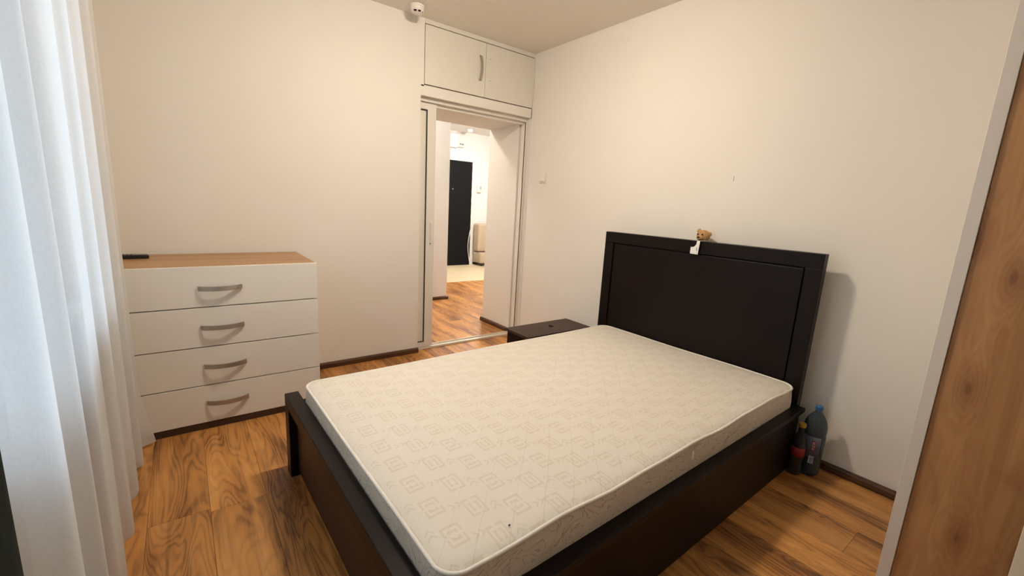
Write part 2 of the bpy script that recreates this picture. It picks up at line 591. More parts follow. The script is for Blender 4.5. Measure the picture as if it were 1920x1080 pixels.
# laminate planks, each its own board, running away along the headboard wall
PWID, PLEN, GAP = 0.155, 1.05, 0.0003
col_i = 0
x = 0.01 - 3 * PWID
while x < 3.5:
    y = -0.95 - random.random() * PLEN
    if abs(x - 0.01) < 1e-3:
        y = 1.5 - 3 * PLEN
    x0, x1 = x, x + PWID
    while y < 4.69:
        y0, y1 = max(y, -0.9), min(y + PLEN, 4.69)
        y += PLEN
        if y1 - y0 < 0.02:
            continue
        if x1 < XL - 0.05:
            continue
        inroom = x0 < W and y0 < D
        inhall = y1 > D and x1 > 1.1 and x0 < 3.4
        if not (inroom or inhall):
            continue
        if x0 >= W - 0.02 and y1 > YD0 and y0 < YD1:
            y0 = max(y0, YD1 - 0.02)
        if x1 < 1.15 or x0 < 1.15:
            y1 = min(y1, 2.60)
        if y1 - y0 < 0.02:
            continue
        b = newbm()
        bx(b, U(x0 + GAP, y0 + GAP, -1.0119), U(x1 - GAP, y1 - GAP, -1.0), 0.0006)
        c = U((x0 + x1) / 2, y0, -1.0)
        p = obj('plank', b, m_floor, floor)
    x += PWID

# walls: boxes with thickness
b = newbm()
ub(b, XL - 0.15, 1.195, D, YD1, -1.02, H)                       # dresser wall, left of the doorway
ub(b, 1.195, W + 0.2, YD0 + 0.06, YD1, 0.57, H)                 # thick lintel above the passage
ub(b, 1.195, W + 0.2, D, YD0 + 0.061, 0.608, 0.668)             # plain band under the wall cabinet
ub(b, 1.195, 1.2135, D, D + 0.03, 0.66, H)                      # sliver left of the cabinet
ub(b, 1.18, W + 0.2, D + 0.32, YD1, 0.66, H)
ub(b, 1.19, 1.255, YD0 + 0.07, YD1, -1.02, 0.60)                # left jamb
struct('wall_back', b, m_wall)
b = newbm()
ub(b, W, W + 0.2, YF - 0.2, D + 0.02, -1.02, H)
struct('wall_right', b, m_wall)
b = newbm()
ub(b, 2.045, W + 0.2, D, YD0 + 0.065, -1.02, H)
ub(b, 2.02, W + 0.2, YD0 + 0.06, YD1, -1.02, 0.571)             # right side of the passage
struct('wall_passage', b, m_wall)
WY0, WY1, WZ0, WZ1 = -0.25, 1.78, -0.36, 0.86                   # window opening
b = newbm()
ub(b, XL - 0.22, XL, YF - 0.2, WY0, -1.02, H)
ub(b, XL - 0.22, XL, WY1, D + 0.1, -1.02, H)
ub(b, XL - 0.22, XL, WY0, WY1, -1.02, WZ0)
ub(b, XL - 0.22, XL, WY0, WY1, WZ1, H)
struct('wall_left', b, m_wall)
b = newbm()
ub(b, XL - 0.22, W + 0.2, YF - 0.2, YF, -1.02, H)
struct('wall_front', b, m_wall)
b = newbm()
ub(b, XL - 0.22, W + 0.2, YF - 0.2, YD1, H, H + 0.08)
struct('ceiling', b, m_ceil)

# hall beyond the doorway
HX1 = 4.75
b = newbm(); ub(b, 0.9, 2.137, 3.89, 6.1, -1.02, H); struct('wall_hall_left', b, m_hall)
b = newbm(); ub(b, 2.137, HX1, 6.0, 6.15, -1.02, H); struct('wall_hall_far', b, m_hall)
b = newbm(); ub(b, HX1, HX1 + 0.1, YD1, 6.1, -1.02, H); struct('wall_hall_right', b, m_hall)
b = newbm(); ub(b, 2.2, HX1 + 0.1, YD1 - 0.1, YD1, -1.02, H); struct('wall_hall_near', b, m_hall)
b = newbm(); ub(b, 0.8, 0.9, YD1 - 0.1, 3.95, -1.02, H); struct('wall_hall_end', b, m_hall)
b = newbm(); ub(b, 0.8, HX1 + 0.1, YD1, 6.1, H, H + 0.08); struct('ceiling', b, m_hall)


# skirting boards: dark wood with a rounded top
def skirting(name, p0, p1, nrm, h=0.032, t=0.017):
    """along p0-p1 (x,y units), standing out along nrm"""
    bm = newbm()
    prof = [(0.0006, 0), (t, 0), (t, h * 0.72), (t * 0.8, h * 0.92), (t * 0.45, h), (0.0006, h)]
    pts = [U(p0[0] + nrm[0] * a, p0[1] + nrm[1] * a, -1 + c + 0.0002) for a, c in prof]
    extrude_poly(bm, pts, U(p1[0], p1[1], -1) - U(p0[0], p0[1], -1))
    return struct(name, bm, m_skirt)


skirting('baseboard_back', (XL + 0.02, D), (1.195, D), (0, -1))
skirting('baseboard_right', (W, 0.15), (W, D - 0.002), (-1, 0))
skirting('baseboard_hall_left', (1.0, 3.89), (2.152, 3.89), (0, -1))
skirting('baseboard_passage', (2.02, YD0 + 0.065), (2.02, YD1 + 0.012), (-1, 0))
skirting('baseboard_hall_far', (3.76, 6.0), (HX1, 6.0), (0, -1))
skirting('baseboard_hall_corner', (2.137, 3.89), (2.137, 6.0), (1, 0))

# window behind the curtain
b = newbm()
xf0, xf1 = XL - 0.13, XL - 0.08
fw = 0.05
ub(b, xf0, xf1, WY0, WY1, WZ0, WZ0 + fw); ub(b, xf0, xf1, WY0, WY1, WZ1 - fw, WZ1)
ub(b, xf0, xf1, WY0, WY0 + fw, WZ0 + fw, WZ1 - fw); ub(b, xf0, xf1, WY1 - fw, WY1, WZ0 + fw, WZ1 - fw)
win = struct('window_1', b, m_frame)
edges_y = [WY0 + fw + (WY1 - WY0 - 2 * fw) * k / 3 for k in range(4)]
for k in (1, 2):
    b = newbm(); ub(b, xf0, xf1, edges_y[k] - 0.03, edges_y[k] + 0.03, WZ0 + fw, WZ1 - fw, 0.003)
    obj('mullion', b, m_frame, win)
for k in range(3):
    b = newbm(); ub(b, xf0 + 0.02, xf0 + 0.024, edges_y[k] + (0.03 if k else 0), edges_y[k + 1] - (0.03 if k < 2 else 0), WZ0 + fw, WZ1 - fw)
    obj('pane', b, m_glass, win)
b = newbm(); ub(b, XL - 0.09, XL + 0.125, WY0 - 0.03, WY1 + 0.03, WZ0 - 0.025, WZ0, 0.006, 2)
struct('trim_shading_window_sill', b, m_frame)  # unseen sill, made extra wide to keep daylight off the lower curtain

# portal that only tells the renderer where the sky comes in
pl = bpy.data.lights.new('window_portal', 'AREA')
pl.shape = 'RECTANGLE'; pl.size = (WY1 - WY0) * S; pl.size_y = (WZ1 - WZ0) * S
pl.cycles.is_portal = True
po = bpy.data.objects.new('window_portal', pl); COL.objects.link(po)
po.location = U(XL - 0.18, (WY0 + WY1) / 2, (WZ0 + WZ1) / 2)
po.rotation_euler = Vector((1, 0, 0)).to_track_quat('-Z', 'Y').to_euler()


# ------------------------------------------------------------------ bow handle used on drawers and cabinet
def bow_handle(name, c, length, parent, vertical=False, out=0.026, hgt=0.0185, thick=0.006):
    """c: centre on the face (units), face looks towards -y"""
    bm = newbm()
    n = 14
    fr, bk = [], []
    for i in range(n + 1):
        t = -1 + 2 * i / n
        o = out * (1 - t * t) ** 0.8
        fr.append((t * length / 2, o + thick)); bk.append((t * length / 2 * 0.985, max(o, 0.0)))
    outline = fr + bk[::-1]
    pts = []
    for a, o in outline:
        if vertical: pts.append(U(c[0] - hgt / 2, c[1] - o - 0.0003, c[2] + a))
        else: pts.append(U(c[0] + a, c[1] - o - 0.0003, c[2] - hgt / 2))
    vec = (Vector((hgt * S, 0, 0)) if vertical else Vector((0, 0, hgt * S)))
    # quads along the bow instead of one big polygon
    A = [bm.verts.new(p) for p in pts]
    B = [bm.verts.new(Vector(p) + vec) for p in pts]
    m = len(A)
    for i in range(m):
        j = (i + 1) % m
        bm.faces.new((A[i], B[i], B[j], A[j]))
    for i in range(n):
        j = m - 1 - i
        bm.faces.new((A[i], A[i + 1], A[j - 1], A[j]))
        bm.faces.new((B[i], B[j], B[j - 1], B[i + 1]))
    return obj(name, bm, m_nickel, parent)


# ------------------------------------------------------------------ wall cabinet over the doorway
cab = thing('wall_cabinet', U(1.63, D, 0.668), 'cream two-door cabinet built in flush above the doorway under the ceiling', 'cabinet')
b = newbm(); ub(b, 1.2135, 2.049, D + 0.004, D + 0.30, 0.669, 1.0295)
obj('body', b, m_seam, cab)
b = newbm(); ub(b, 1.2135, 2.049, D - 0.004, D + 0.01, 1.0035, 1.0295, 0.001)
obj('top_rail', b, m_cab, cab)
b = newbm(); ub(b, 1.2165, 1.6405, D - 0.004, D + 0.004, 0.6735, 0.9995, 0.0012)
dl = obj('door', b, m_cab, cab)
bow_handle('handle', (1.6, D - 0.004, 0.842), 0.150, dl, True, 0.020, 0.017)
b = newbm(); ub(b, 1.6435, 2.0465, D - 0.004, D + 0.004, 0.6735, 0.9995, 0.0012)
dr = obj('door', b, m_cab, cab)
tag(dr, 'right door without a handle, two empty screw holes')
for z in (0.912, 0.780):
    b = newbm()
    bmesh.ops.create_cone(b, cap_ends=True, segments=12, radius1=0.003, radius2=0.003, depth=0.002,
                          matrix=Matrix.Translation(U(1.679, D - 0.0042, z)) @ Matrix.Rotation(PI / 2, 4, 'X'))
    obj('screw_hole', b, m_blackm, dr)

# ------------------------------------------------------------------ sliding pvc door in its frame
b = newbm()
ub(b, 1.196, 2.0445, YD0 - 0.004, YD0 + 0.055, 0.584, 0.6075, 0.002)        # head track
ub(b, 2.030, 2.0445, YD0 - 0.004, YD0 + 0.055, -0.999, 0.584, 0.002)       # right jamb profile
dfr = struct('door_1', b, m_pvc)
b = newbm(); ub(b, 2.0262, 2.0299, YD0 - 0.003, YD0 + 0.003, -0.985, 0.580)
obj('brush_seal', b, m_seam, dfr)
b = newbm(); ub(b, 1.2, 2.03, YD0 + 0.022, YD0 + 0.05, 0.566, 0.584)
obj('track_lip', b, m_pvc, dfr)
leaf = thing('sliding_door', U(1.26, YD0 + 0.02, -0.985), 'white framed sliding door leaf pushed open behind the dresser wall', 'door')
LX0, LX1 = 1.197, 1.321
b = newbm()
ub(b, 1.262, LX1, YD0 + 0.004, YD0 + 0.036, -0.985, 0.578, 0.003, 2)       # stile
ub(b, LX0, 1.262, YD0 + 0.004, YD0 + 0.036, 0.541, 0.578, 0.002)           # top rail
ub(b, LX0, 1.262, YD0 + 0.004, YD0 + 0.036, -0.985, -0.953, 0.002)         # bottom rail
obj('leaf_frame', b, m_pvc, leaf)
b = newbm(); ub(b, LX0, 1.2565, YD0 + 0.014, YD0 + 0.026, -0.9475, 0.5355)
obj('panel', b, m_pvc, leaf)
b = newbm()
ub(b, 1.2565, 1.2622, YD0 + 0.006, YD0 + 0.03, -0.953, 0.541)
ub(b, LX0, 1.2565, YD0 + 0.006, YD0 + 0.03, 0.5355, 0.541)
ub(b, LX0, 1.2565, YD0 + 0.006, YD0 + 0.03, -0.953, -0.9475)
obj('gasket', b, m_gasket, leaf)
b = newbm(); ub(b, 1.286, 1.298, YD0 + 0.0, YD0 + 0.004, -0.300, -0.142, 0.002, 2)
hp = obj('handle_plate', b, m_plast, leaf)
b = newbm(); ub(b, 1.2895, 1.2945, YD0 - 0.012, YD0 + 0.0, -0.255, -0.152, 0.002, 2)
obj('grip', b, m_plast, hp)
b = newbm(); ball(b, U(1.292, YD0 - 0.001, -0.283), 0.0045, 2)
obj('keyhole', b, m_blackm, hp)
# floor track
b = newbm()
ub(b, 1.2, 2.03, YD0 - 0.012, YD0 + 0.058, -0.9998, -0.994, 0.001)
ub(b, 1.2, 2.03, YD0 - 0.010, YD0 - 0.002, -0.9945, -0.987, 0.001)
ub(b, 1.2, 2.03, YD0 + 0.042, YD0 + 0.054, -0.9945, -0.987, 0.001)
struct('trim_door_track', b, m_rail)

# ------------------------------------------------------------------ bed
BROT = math.radians(1.3)
PIV = U(0.26, 1.0, -1)
bed = thing('bed', PIV, 'low dark brown double bed frame with tall panelled headboard against the right wall', 'bed')


def bl(bm, x0, x1, y0, y1, z0, z1, bev=0.0, seg=1):
    return ub(bm, x0, x1, y0, y1, z0, z1, bev, seg)


BY0, BY1 = 0.532, 1.607           # near and far sides
FX = 0.262                        # outer face of the footboard
FZ = -0.70
b = newbm(); bl(b, FX, FX + 0.045, BY0, BY1, FZ - 0.042, FZ, 0.003, 2)
obj('foot_rail', b, m_wenge, bed)
for (ya, yb) in ((BY0, BY0 + 0.055), (BY1 - 0.055, BY1)):
    b = newbm(); bl(b, FX, FX + 0.045, ya, yb, -0.9995, FZ - 0.0422, 0.003, 2)
    obj('foot_post', b, m_wenge, bed)
b = newbm(); bl(b, FX + 0.026, FX + 0.042, BY0 + 0.0552, BY1 - 0.0552, -0.985, FZ - 0.0422, 0.001)
obj('foot_panel', b, m_wenge2, bed)
HX0, HX1b = 1.930, 1.972
SZ = -0.735
for near in (True, False):
    b = newbm()
    if near:
        bl(b, FX + 0.0455, HX0 - 0.0005, BY0 - 0.012, BY0 + 0.030, SZ - 0.018, SZ, 0.002, 2)
    else:
        bl(b, FX + 0.0455, HX0 - 0.0005, BY1 - 0.035, BY1 - 0.001, SZ - 0.018, SZ, 0.002, 2)
    cap = obj('side_rail', b, m_wenge, bed)
    b = newbm()
    if near:
        bl(b, FX + 0.0455, HX0 - 0.0005, BY0 + 0.004, BY0 + 0.026, -0.9985, SZ - 0.0182, 0.001)
    else:
        bl(b, FX + 0.0455, HX0 - 0.0005, BY1 - 0.030, BY1 - 0.008, -0.9985, SZ - 0.0182, 0.001)
    obj('side_board', b, m_wenge, bed)
b = newbm(); bl(b, FX + 0.046, HX0 - 0.001, BY0 + 0.031, BY1 - 0.036, -0.815, -0.800)
obj('mattress_base', b, m_wenge, bed)
# headboard: frame and recessed panel with a groove round it
HY0, HY1, HZ = 0.552, 1.612, -0.122
fw = 0.058
b = newbm(); bl(b, HX0, HX1b, HY0, HY1, HZ - fw, HZ, 0.0025, 2)
obj('headboard_top_rail', b, m_wenge, bed)
for (ya, yb) in ((HY0, HY0 + fw), (HY1 - fw, HY1)):
    b = newbm(); bl(b, HX0, HX1b, ya, yb, -0.9995, HZ - fw - 0.0002, 0.0025, 2)
    obj('headboard_post', b, m_wenge, bed)
b = newbm(); bl(b, HX0 + 0.004, HX1b - 0.006, HY0 + fw + 0.006, HY1 - fw - 0.006, -0.93, HZ - fw - 0.006, 0.003, 2)
obj('headboard_panel', b, m_wenge, bed)
b = newbm(); bl(b, HX0 + 0.016, HX1b - 0.008, HY0 + fw + 0.0002, HY1 - fw - 0.0002, -0.94, HZ - fw - 0.0004)
obj('panel_groove', b, m_blackm, bed)
bed.rotation_euler = (0, 0, BROT)

# ------------------------------------------------------------------ mattress
mat_t = thing('mattress', PIV, 'bare cream mattress with squared jacquard pattern lying in the dark bed frame', 'mattress')
MX0, MX1, MY0, MY1 = 0.3135, 1.922, 0.563, 1.556
MZT, MZB = -0.650, -0.797
RC = 0.05


def outline(inset, n=10, sub=26):
    x0, x1, y0, y1 = MX0 + inset, MX1 - inset, MY0 + inset, MY1 - inset
    r = max(RC - inset, 0.004)
    pts = []
    for (cx, cy, a0) in ((x1 - r, y0 + r, -PI / 2), (x1 - r, y1 - r, 0), (x0 + r, y1 - r, PI / 2), (x0 + r, y0 + r, PI)):
        for k in range(n + 1):
            a = a0 + PI / 2 * k / n
            pts.append((cx + r * math.cos(a), cy + r * math.sin(a)))
    out = []
    m = len(pts)
    for i in range(m):
        p, q = pts[i], pts[(i + 1) % m]
        k = sub if i % (n + 1) == n else 1
        for j in range(k):
            t = j / k
            out.append((p[0] + (q[0] - p[0]) * t, p[1] + (q[1] - p[1]) * t))
    return out


def wave(x, y):
    """sagging of the top edge seen on the near side, slight elsewhere"""
    near = max(0.0, 1 - (y - MY0) / 0.25)
    return (0.0032 * math.sin(x * 12.5 + 0.6) + 0.0022 * math.sin(x * 23)) * near + 0.0018 * math.sin(y * 9 + 1) * math.sin(x * 7)


def side_sag(x, y):
    near = max(0.0, 1 - (y - MY0) / 0.12)
    return -0.004 * near * (1 + math.sin(x * 12.5 + 0.6))


rows = [(0.012, MZB), (0.0, MZB + 0.012), (-0.004, MZB + 0.05), (-0.005, MZB + 0.085), (0.0, MZT - 0.014), (0.004, MZT - 0.008)]
b = newbm()
rings = []
for ins, z in rows:
    t = (z - MZB) / (MZT - MZB)
    rings.append([b.verts.new(U(px, py + side_sag(px, py) * 0, z + wave(px, py) * t)) for px, py in outline(ins)])
for A, B in zip(rings, rings[1:]):
    n = len(A)
    for k in range(n):
        b.faces.new((A[k], A[(k + 1) % n], B[(k + 1) % n], B[k]))
b.faces.new(rings[0][::-1])
obj('side_border', b, m_mside, mat_t, True)
b = newbm()
rings = []
for ins, dz in [(0.004, -0.008), (0.012, -0.0025), (0.03, 0.0005), (0.07, 0.003), (0.14, 0.004), (0.24, 0.0045), (0.34, 0.0048), (0.44, 0.005)]:
    fade = 1 - min(1, ins / 0.3)
    rings.append([b.verts.new(U(px, py, MZT + dz + wave(px, py) * fade)) for px, py in outline(ins)])
for A, B in zip(rings, rings[1:]):
    n = len(A)
    for k in range(n):
        b.faces.new((A[k], A[(k + 1) % n], B[(k + 1) % n], B[k]))
b.faces.new(rings[-1])
obj('top_cover', b, m_matt, mat_t, True)
b = newbm(); tube(b, [U(px, py, MZT - 0.006 + wave(px, py)) for px, py in outline(0.0015)], 0.0052, 8, True)
obj('piping', b, m_pipe, mat_t, True)
b = newbm(); tube(b, [U(px, py, MZB + 0.006) for px, py in outline(0.0015)], 0.0052, 6, True)
obj('piping', b, m_pipe, mat_t, True)
b = newbm(); bx(b, (-0.004, -0.0010, -0.030), (0.006, 0.0010, 0.0), 0.0006, 1,
               Matrix.Translation(U(1.118, MY0 - 0.0105, MZT - 0.016)) @ Euler((-0.2, 0.35, 0)).to_matrix().to_4x4())
tag(obj('care_tag', b, m_plastw, mat_t), 'small white tag hanging from the near seam')
b = newbm()
tube(b, [U(1.33 + 0.09 * t, MY0 - 0.0070 - 0.006 * math.sin(PI * t), MZT - 0.06 + 0.012 * math.sin(PI * t) + 0.012 * t) for t in [k / 8 for k in range(9)]], 0.0035, 6)
tag(obj('cord_handle', b, m_foam, mat_t, True), 'tan cord handle on the near side')
b = newbm(); ball(b, U(0.485, 0.602, MZT + 0.0035), 0.0028, 1, (1.4, 1, 0.5))
tag(obj('speck', b, m_ink, mat_t), 'tiny black speck on the top')
mat_t.rotation_euler = (0, 0, BROT)

# ------------------------------------------------------------------ dresser
DX0, DX1, DYF, DYB = -0.262, 0.478, 2.085, 2.531
DZT = -0.312
drs = thing('dresser', U(0.108, 2.3, -1), 'white four-drawer dresser with a light oak top and grey bow handles', 'dresser')
b = newbm()
ub(b, DX0, DX0 + 0.014, DYF + 0.016, DYB, -0.9995, DZT - 0.0142, 0.001)
ub(b, DX1 - 0.014, DX1, DYF + 0.016, DYB, -0.9995, DZT - 0.0142, 0.001)
ub(b, DX0 + 0.014, DX1 - 0.014, DYB - 0.006, DYB - 0.001, -0.968, DZT - 0.0142)
obj('carcass', b, m_white, drs)
b = newbm(); ub(b, DX0, DX1, DYF + 0.0155, DYB, DZT - 0.014, DZT, 0.001)
obj('top', b, m_oaktop, drs)
b = newbm(); ub(b, DX0 + 0.0145, DX1 - 0.001, DYF + 0.002, DYF + 0.016, -0.9995, -0.9705, 0.001)
obj('plinth', b, m_plinth, drs)
b = newbm(); ub(b, DX0 + 0.0145, DX1 - 0.0145, DYF + 0.0150, DYF + 0.03, -0.968, DZT - 0.0145)
obj('drawer_gap_shade', b, m_blackm, drs)  # black slab standing in for the shade between the drawer fronts
dz = [(-0.4730, DZT + 0.0012), (-0.6390, -0.4770), (-0.8040, -0.6430), (-0.9685, -0.8080)]
for i, (z0, z1) in enumerate(dz):
    b = newbm(); ub(b, DX0, DX1, DYF, DYF + 0.0145, z0, z1, 0.0012, 2)
    d_ = obj('drawer', b, m_white, drs)
    zc = (-0.397, -0.558, -0.723, -0.883)[i]
    bow_handle('handle', (0.1085, DYF, zc), 0.150, d_)

# remote control on the dresser
rem = thing('remote_control', U(-0.2, 2.40, DZT), 'long black remote control lying on the dresser top by the curtain', 'remote')
b = newbm()
pts = []
for k in range(13):
    a = -PI / 2 + PI * k / 12
    pts.append(U(-0.135 + 0.016 * math.cos(a), 2.40 + 0.019 * math.sin(a), DZT + 0.0003))
pts += [U(-0.258, 2.419, DZT + 0.0003), U(-0.258, 2.381, DZT + 0.0003)]
extrude_poly(b, pts, (0, 0, 0.0195))
bmesh.ops.bevel(b, geom=[e for e in b.edges if all(v.co.z > U(0, 0, DZT).z + 0.015 for v in e.verts)], offset=0.004, segments=3, affect='EDGES')
rb = obj('shell', b, m_black, rem)
b = newbm()
for i in range(6):
    for j in (-1, 0, 1):
        ub(b, -0.245 + i * 0.013, -0.238 + i * 0.013, 2.3985 + j * 0.0095, 2.4025 + j * 0.0095, DZT + 0.0160, DZT + 0.0175)
tag(obj('buttons', b, m_plinth, rem), None, None, None, 'stuff')

# ------------------------------------------------------------------ nightstand behind the bed
ns = thing('nightstand', U(1.78, 1.93, -1), 'low dark brown nightstand in the corner between the bed and the doorway', 'nightstand')
NX0, NX1, NY0, NY1, NZ = 1.518, 2.026, 1.700, 2.022, -0.735
b = newbm(); ub(b, NX0, NX1, NY0 + 0.10, NY1, NZ - 0.016, NZ, 0.002, 2)
obj('top', b, m_wenge2, ns)
b = newbm()
ub(b, NX0 + 0.012, NX0 + 0.028, NY0 + 0.112, NY1 - 0.01, -0.9995, NZ - 0.0162)
ub(b, NX1 - 0.028, NX1 - 0.012, NY0 + 0.112, NY1 - 0.01, -0.9995, NZ - 0.0162)
ub(b, NX0 + 0.028, NX1 - 0.028, NY1 - 0.025, NY1 - 0.012, -0.98, NZ - 0.0162)
obj('carcass', b, m_wenge, ns)
for z0, z1 in ((-0.865, NZ - 0.019), (-0.985, -0.869)):
    b = newbm(); ub(b, NX0 + 0.029, NX1 - 0.029, NY0 + 0.112, NY1 - 0.03, z0, z1, 0.001)
    obj('drawer', b, m_wenge, ns)
lit = newbm()
ub(lit, 1.783, 1.812, 1.915, 1.9225, NZ + 0.0003, NZ + 0.006, 0.001)
tag(obj('pen_stick', lit, m_blackm, None, False, False, U(1.797, 1.919, NZ + 0.0003)), 'tiny black stick lying on the dark nightstand top', 'stick')
bpy.data.objects['pen_stick'].rotation_euler = (0, 0, -1.1)

# ------------------------------------------------------------------ bottles in the corner by the headboard
BC = U(1.960, 0.5185, -0.9998)
bt = thing('water_bottle', BC, 'large clear blue water bottle with blue cap standing by the right wall', 'bottle')
R = 0.0490
prof = [(0.001, 0.006), (R * 0.55, 0.004), (R * 0.80, 0.0), (R * 0.97, 0.012), (R, 0.03), (R * 0.97, 0.055), (R, 0.075), (R * 0.975, 0.10), (R, 0.12),
        (R, 0.20), (R * 0.965, 0.212), (R, 0.224), (R, 0.240), (R * 0.93, 0.262), (R * 0.78, 0.285), (R * 0.52, 0.306), (R * 0.34, 0.317), (0.0135, 0.322), (0.0135, 0.332)]
b = newbm(); lathe(b, prof, BC, 32)
obj('bottle_body', b, m_pet, bt, True)
b = newbm(); lathe(b, [(0.0001, 0.008)] + [(r * 0.97, z + 0.002) for r, z in prof[1:8]] + [(R * 0.94, 0.118), (0.0001, 0.118)], BC, 28)
tag(obj('liquid', b, m_water_shade, bt, True), 'water filling the lower part, tinted near black for the bed shadow')
b = newbm(); lathe(b, [(0.001, 0.3475), (0.0150, 0.3475), (0.0165, 0.3455), (0.0165, 0.330), (0.0145, 0.3295)][::-1], BC, 24)
obj('cap', b, m_cap, bt)


def curved_patch(c, rad, a0, a1, z0, z1, n=10):
    bm = newbm()
    vs = []
    for k in range(n + 1):
        a = a0 + (a1 - a0) * k / n
        vs.append([bm.verts.new((c[0] + rr * math.cos(a), c[1] + rr * math.sin(a), c[2] + z)) for rr, z in
                   ((rad, z0), (rad, z1), (rad + 0.0006, z1), (rad + 0.0006, z0))])
    for A, B in zip(vs, vs[1:]):
        for q in range(4):
            bm.faces.new((A[q], B[q], B[(q + 1) % 4], A[(q + 1) % 4]))
    bm.faces.new(vs[0]); bm.faces.new(vs[-1][::-1])
    return bm


AC = math.atan2(-0.506, -1.945)                # direction from the bottle to the open room
lab = obj('label', curved_patch(BC, R + 0.0004, AC - 1.15, AC + 0.75, 0.098, 0.205, 18), m_lblue, bt, True)
obj('red_box', curved_patch(BC, R + 0.0012, AC - 0.03, AC + 0.32, 0.135, 0.186, 6), m_redm, lab)
b = newbm()
for z0, z1, a0, a1 in ((0.142, 0.1445, .05, .25), (0.142, 0.152, .05, .10), (0.1465, 0.149, .05, .22), (0.155, 0.1575, .05, .25), (0.155, 0.166, .05, .10), (0.155, 0.166, .20, .25),
                       (0.169, 0.1715, .05, .25), (0.169, 0.180, .05, .10), (0.1735, 0.1755, .05, .22), (0.178, 0.1805, .05, .25)):
    t = curved_patch(BC, R + 0.0019, AC + a0, AC + a1, z0, z1, 3)
    me = bpy.data.meshes.new('tmp'); t.to_mesh(me); t.free(); b.from_mesh(me); bpy.data.meshes.remove(me)
obj('lettering', b, m_pale, lab)
bc = obj('white_sticker', curved_patch(BC, R + 0.0012, AC - 0.08, AC + 0.33, 0.070, 0.108, 6), m_pale, bt)
b = newbm()
for k in range(7):
    t = curved_patch(BC, R + 0.0019, AC + 0.0, AC + 0.26, 0.076 + k * 0.004, 0.078 + k * 0.004, 3)
    me = bpy.data.meshes.new('tmp'); t.to_mesh(me); t.free(); b.from_mesh(me); bpy.data.meshes.remove(me)
obj('bar_lines', b, m_lblue, bc)

SC = U(1.898, 0.5450, -0.9998)
sb = thing('cola_bottle', SC, 'small clear bottle with yellow cap and red label between the bed and the water bottle', 'bottle')
r_ = 0.029
prof = [(0.001, 0.004), (r_ * 0.6, 0.0), (r_ * 0.93, 0.006), (r_, 0.02), (r_ * 0.88, 0.06), (r_ * 0.86, 0.075), (r_, 0.10), (r_, 0.145), (r_ * 0.95, 0.165), (r_ * 0.72, 0.195), (r_ * 0.48, 0.218), (0.0125, 0.234), (0.0125, 0.250)]
b = newbm(); lathe(b, prof, SC, 28); obj('bottle_body', b, m_pet2, sb, True)
b = newbm(); lathe(b, [(r_ + 0.0004, 0.1), (r_ + 0.001, 0.1), (r_ + 0.001, 0.145), (r_ + 0.0004, 0.145), (r_ + 0.0004, 0.1)], SC, 28)
obj('label', b, m_red, sb, True)
b = newbm(); lathe(b, [(0.0145, 0.246), (0.0160, 0.247), (0.0160, 0.262), (0.0148, 0.265), (0.001, 0.265)], SC, 20)
obj('cap', b, m_capy, sb)

# ------------------------------------------------------------------ teddy wedged behind the headboard
TX, TY = 2.008, 1.116
TB = U(TX, TY, -0.197)
td = thing('teddy_bear', TB, 'small golden teddy bear peeking over the top edge of the headboard', 'toy')
hc = U(TX - 0.009, TY + 0.002, -0.0995)
b = newbm()
ball(b, hc, 0.036, 3, (0.92, 1.08, 0.95))
ball(b, hc + Vector((-0.028, 0.004, -0.012)), 0.0175, 3, (1.0, 1.15, 0.85))          # muzzle
for s in (-1, 1):
    ball(b, hc + Vector((0.006, s * 0.032, 0.026 if s > 0 else 0.012)), 0.0135, 3, (0.7, 1, 1))   # ears
ball(b, hc + Vector((0.012, 0, -0.075)), 0.036, 3, (0.75, 1.0, 1.15))               # body
for s in (-1, 1):
    ball(b, hc + Vector((0.008, s * 0.040, -0.062)), 0.013, 3, (0.8, 1.0, 2.0))     # arms
    ball(b, hc + Vector((0.008, s * 0.022, -0.122)), 0.016, 3, (0.9, 1.0, 1.5))     # legs
tb = obj('plush_body', b, m_fur, td, True)
md = tb.modifiers.new('join', 'REMESH'); md.mode = 'VOXEL'; md.voxel_size = 0.0022; md.use_smooth_shade = True
fdir = (Vector((0, 0, S)) - hc).normalized()
for s in (-1, 1):
    b = newbm(); ball(b, hc + Vector((-0.0335, s * 0.0135 + 0.003, 0.0085)), 0.0046, 2)
    obj('eye', b, m_ink, td, True)
b = newbm(); ball(b, hc + Vector((-0.0450, 0.005, -0.0085)), 0.0065, 2, (0.6, 1.25, 0.75))
obj('nose', b, m_ink, td, True)
# paper tag hanging over the front of the headboard
b = newbm()
tx = 1.917
ptsb = [(1.128, -0.1835), (1.088, -0.1840), (1.084, -0.1202), (1.099, -0.1202), (1.101, -0.138), (1.110, -0.1485), (1.120, -0.1525), (1.127, -0.1510)]
extrude_poly(b, [U(tx, y, z) for y, z in ptsb], (0.0006, 0, 0))
bx(b, U(tx, 1.085, -0.1212), U(1.985, 1.098, -0.1206), 0)
tg = obj('paper_tag', b, m_paper, td)
tag(tg, 'torn white paper tag hanging over the headboard front')
b = newbm()
for y0, z0, y1, z1 in ((1.098, -0.151, 1.094, -0.163), (1.097, -0.160, 1.0925, -0.170), (1.094, -0.176, 1.092, -0.179)):
    tube(b, [U(tx - 0.0006, y0, z0), U(tx - 0.0006, y1, z1)], 0.0011, 6)
obj('print', b, m_ink, tg)

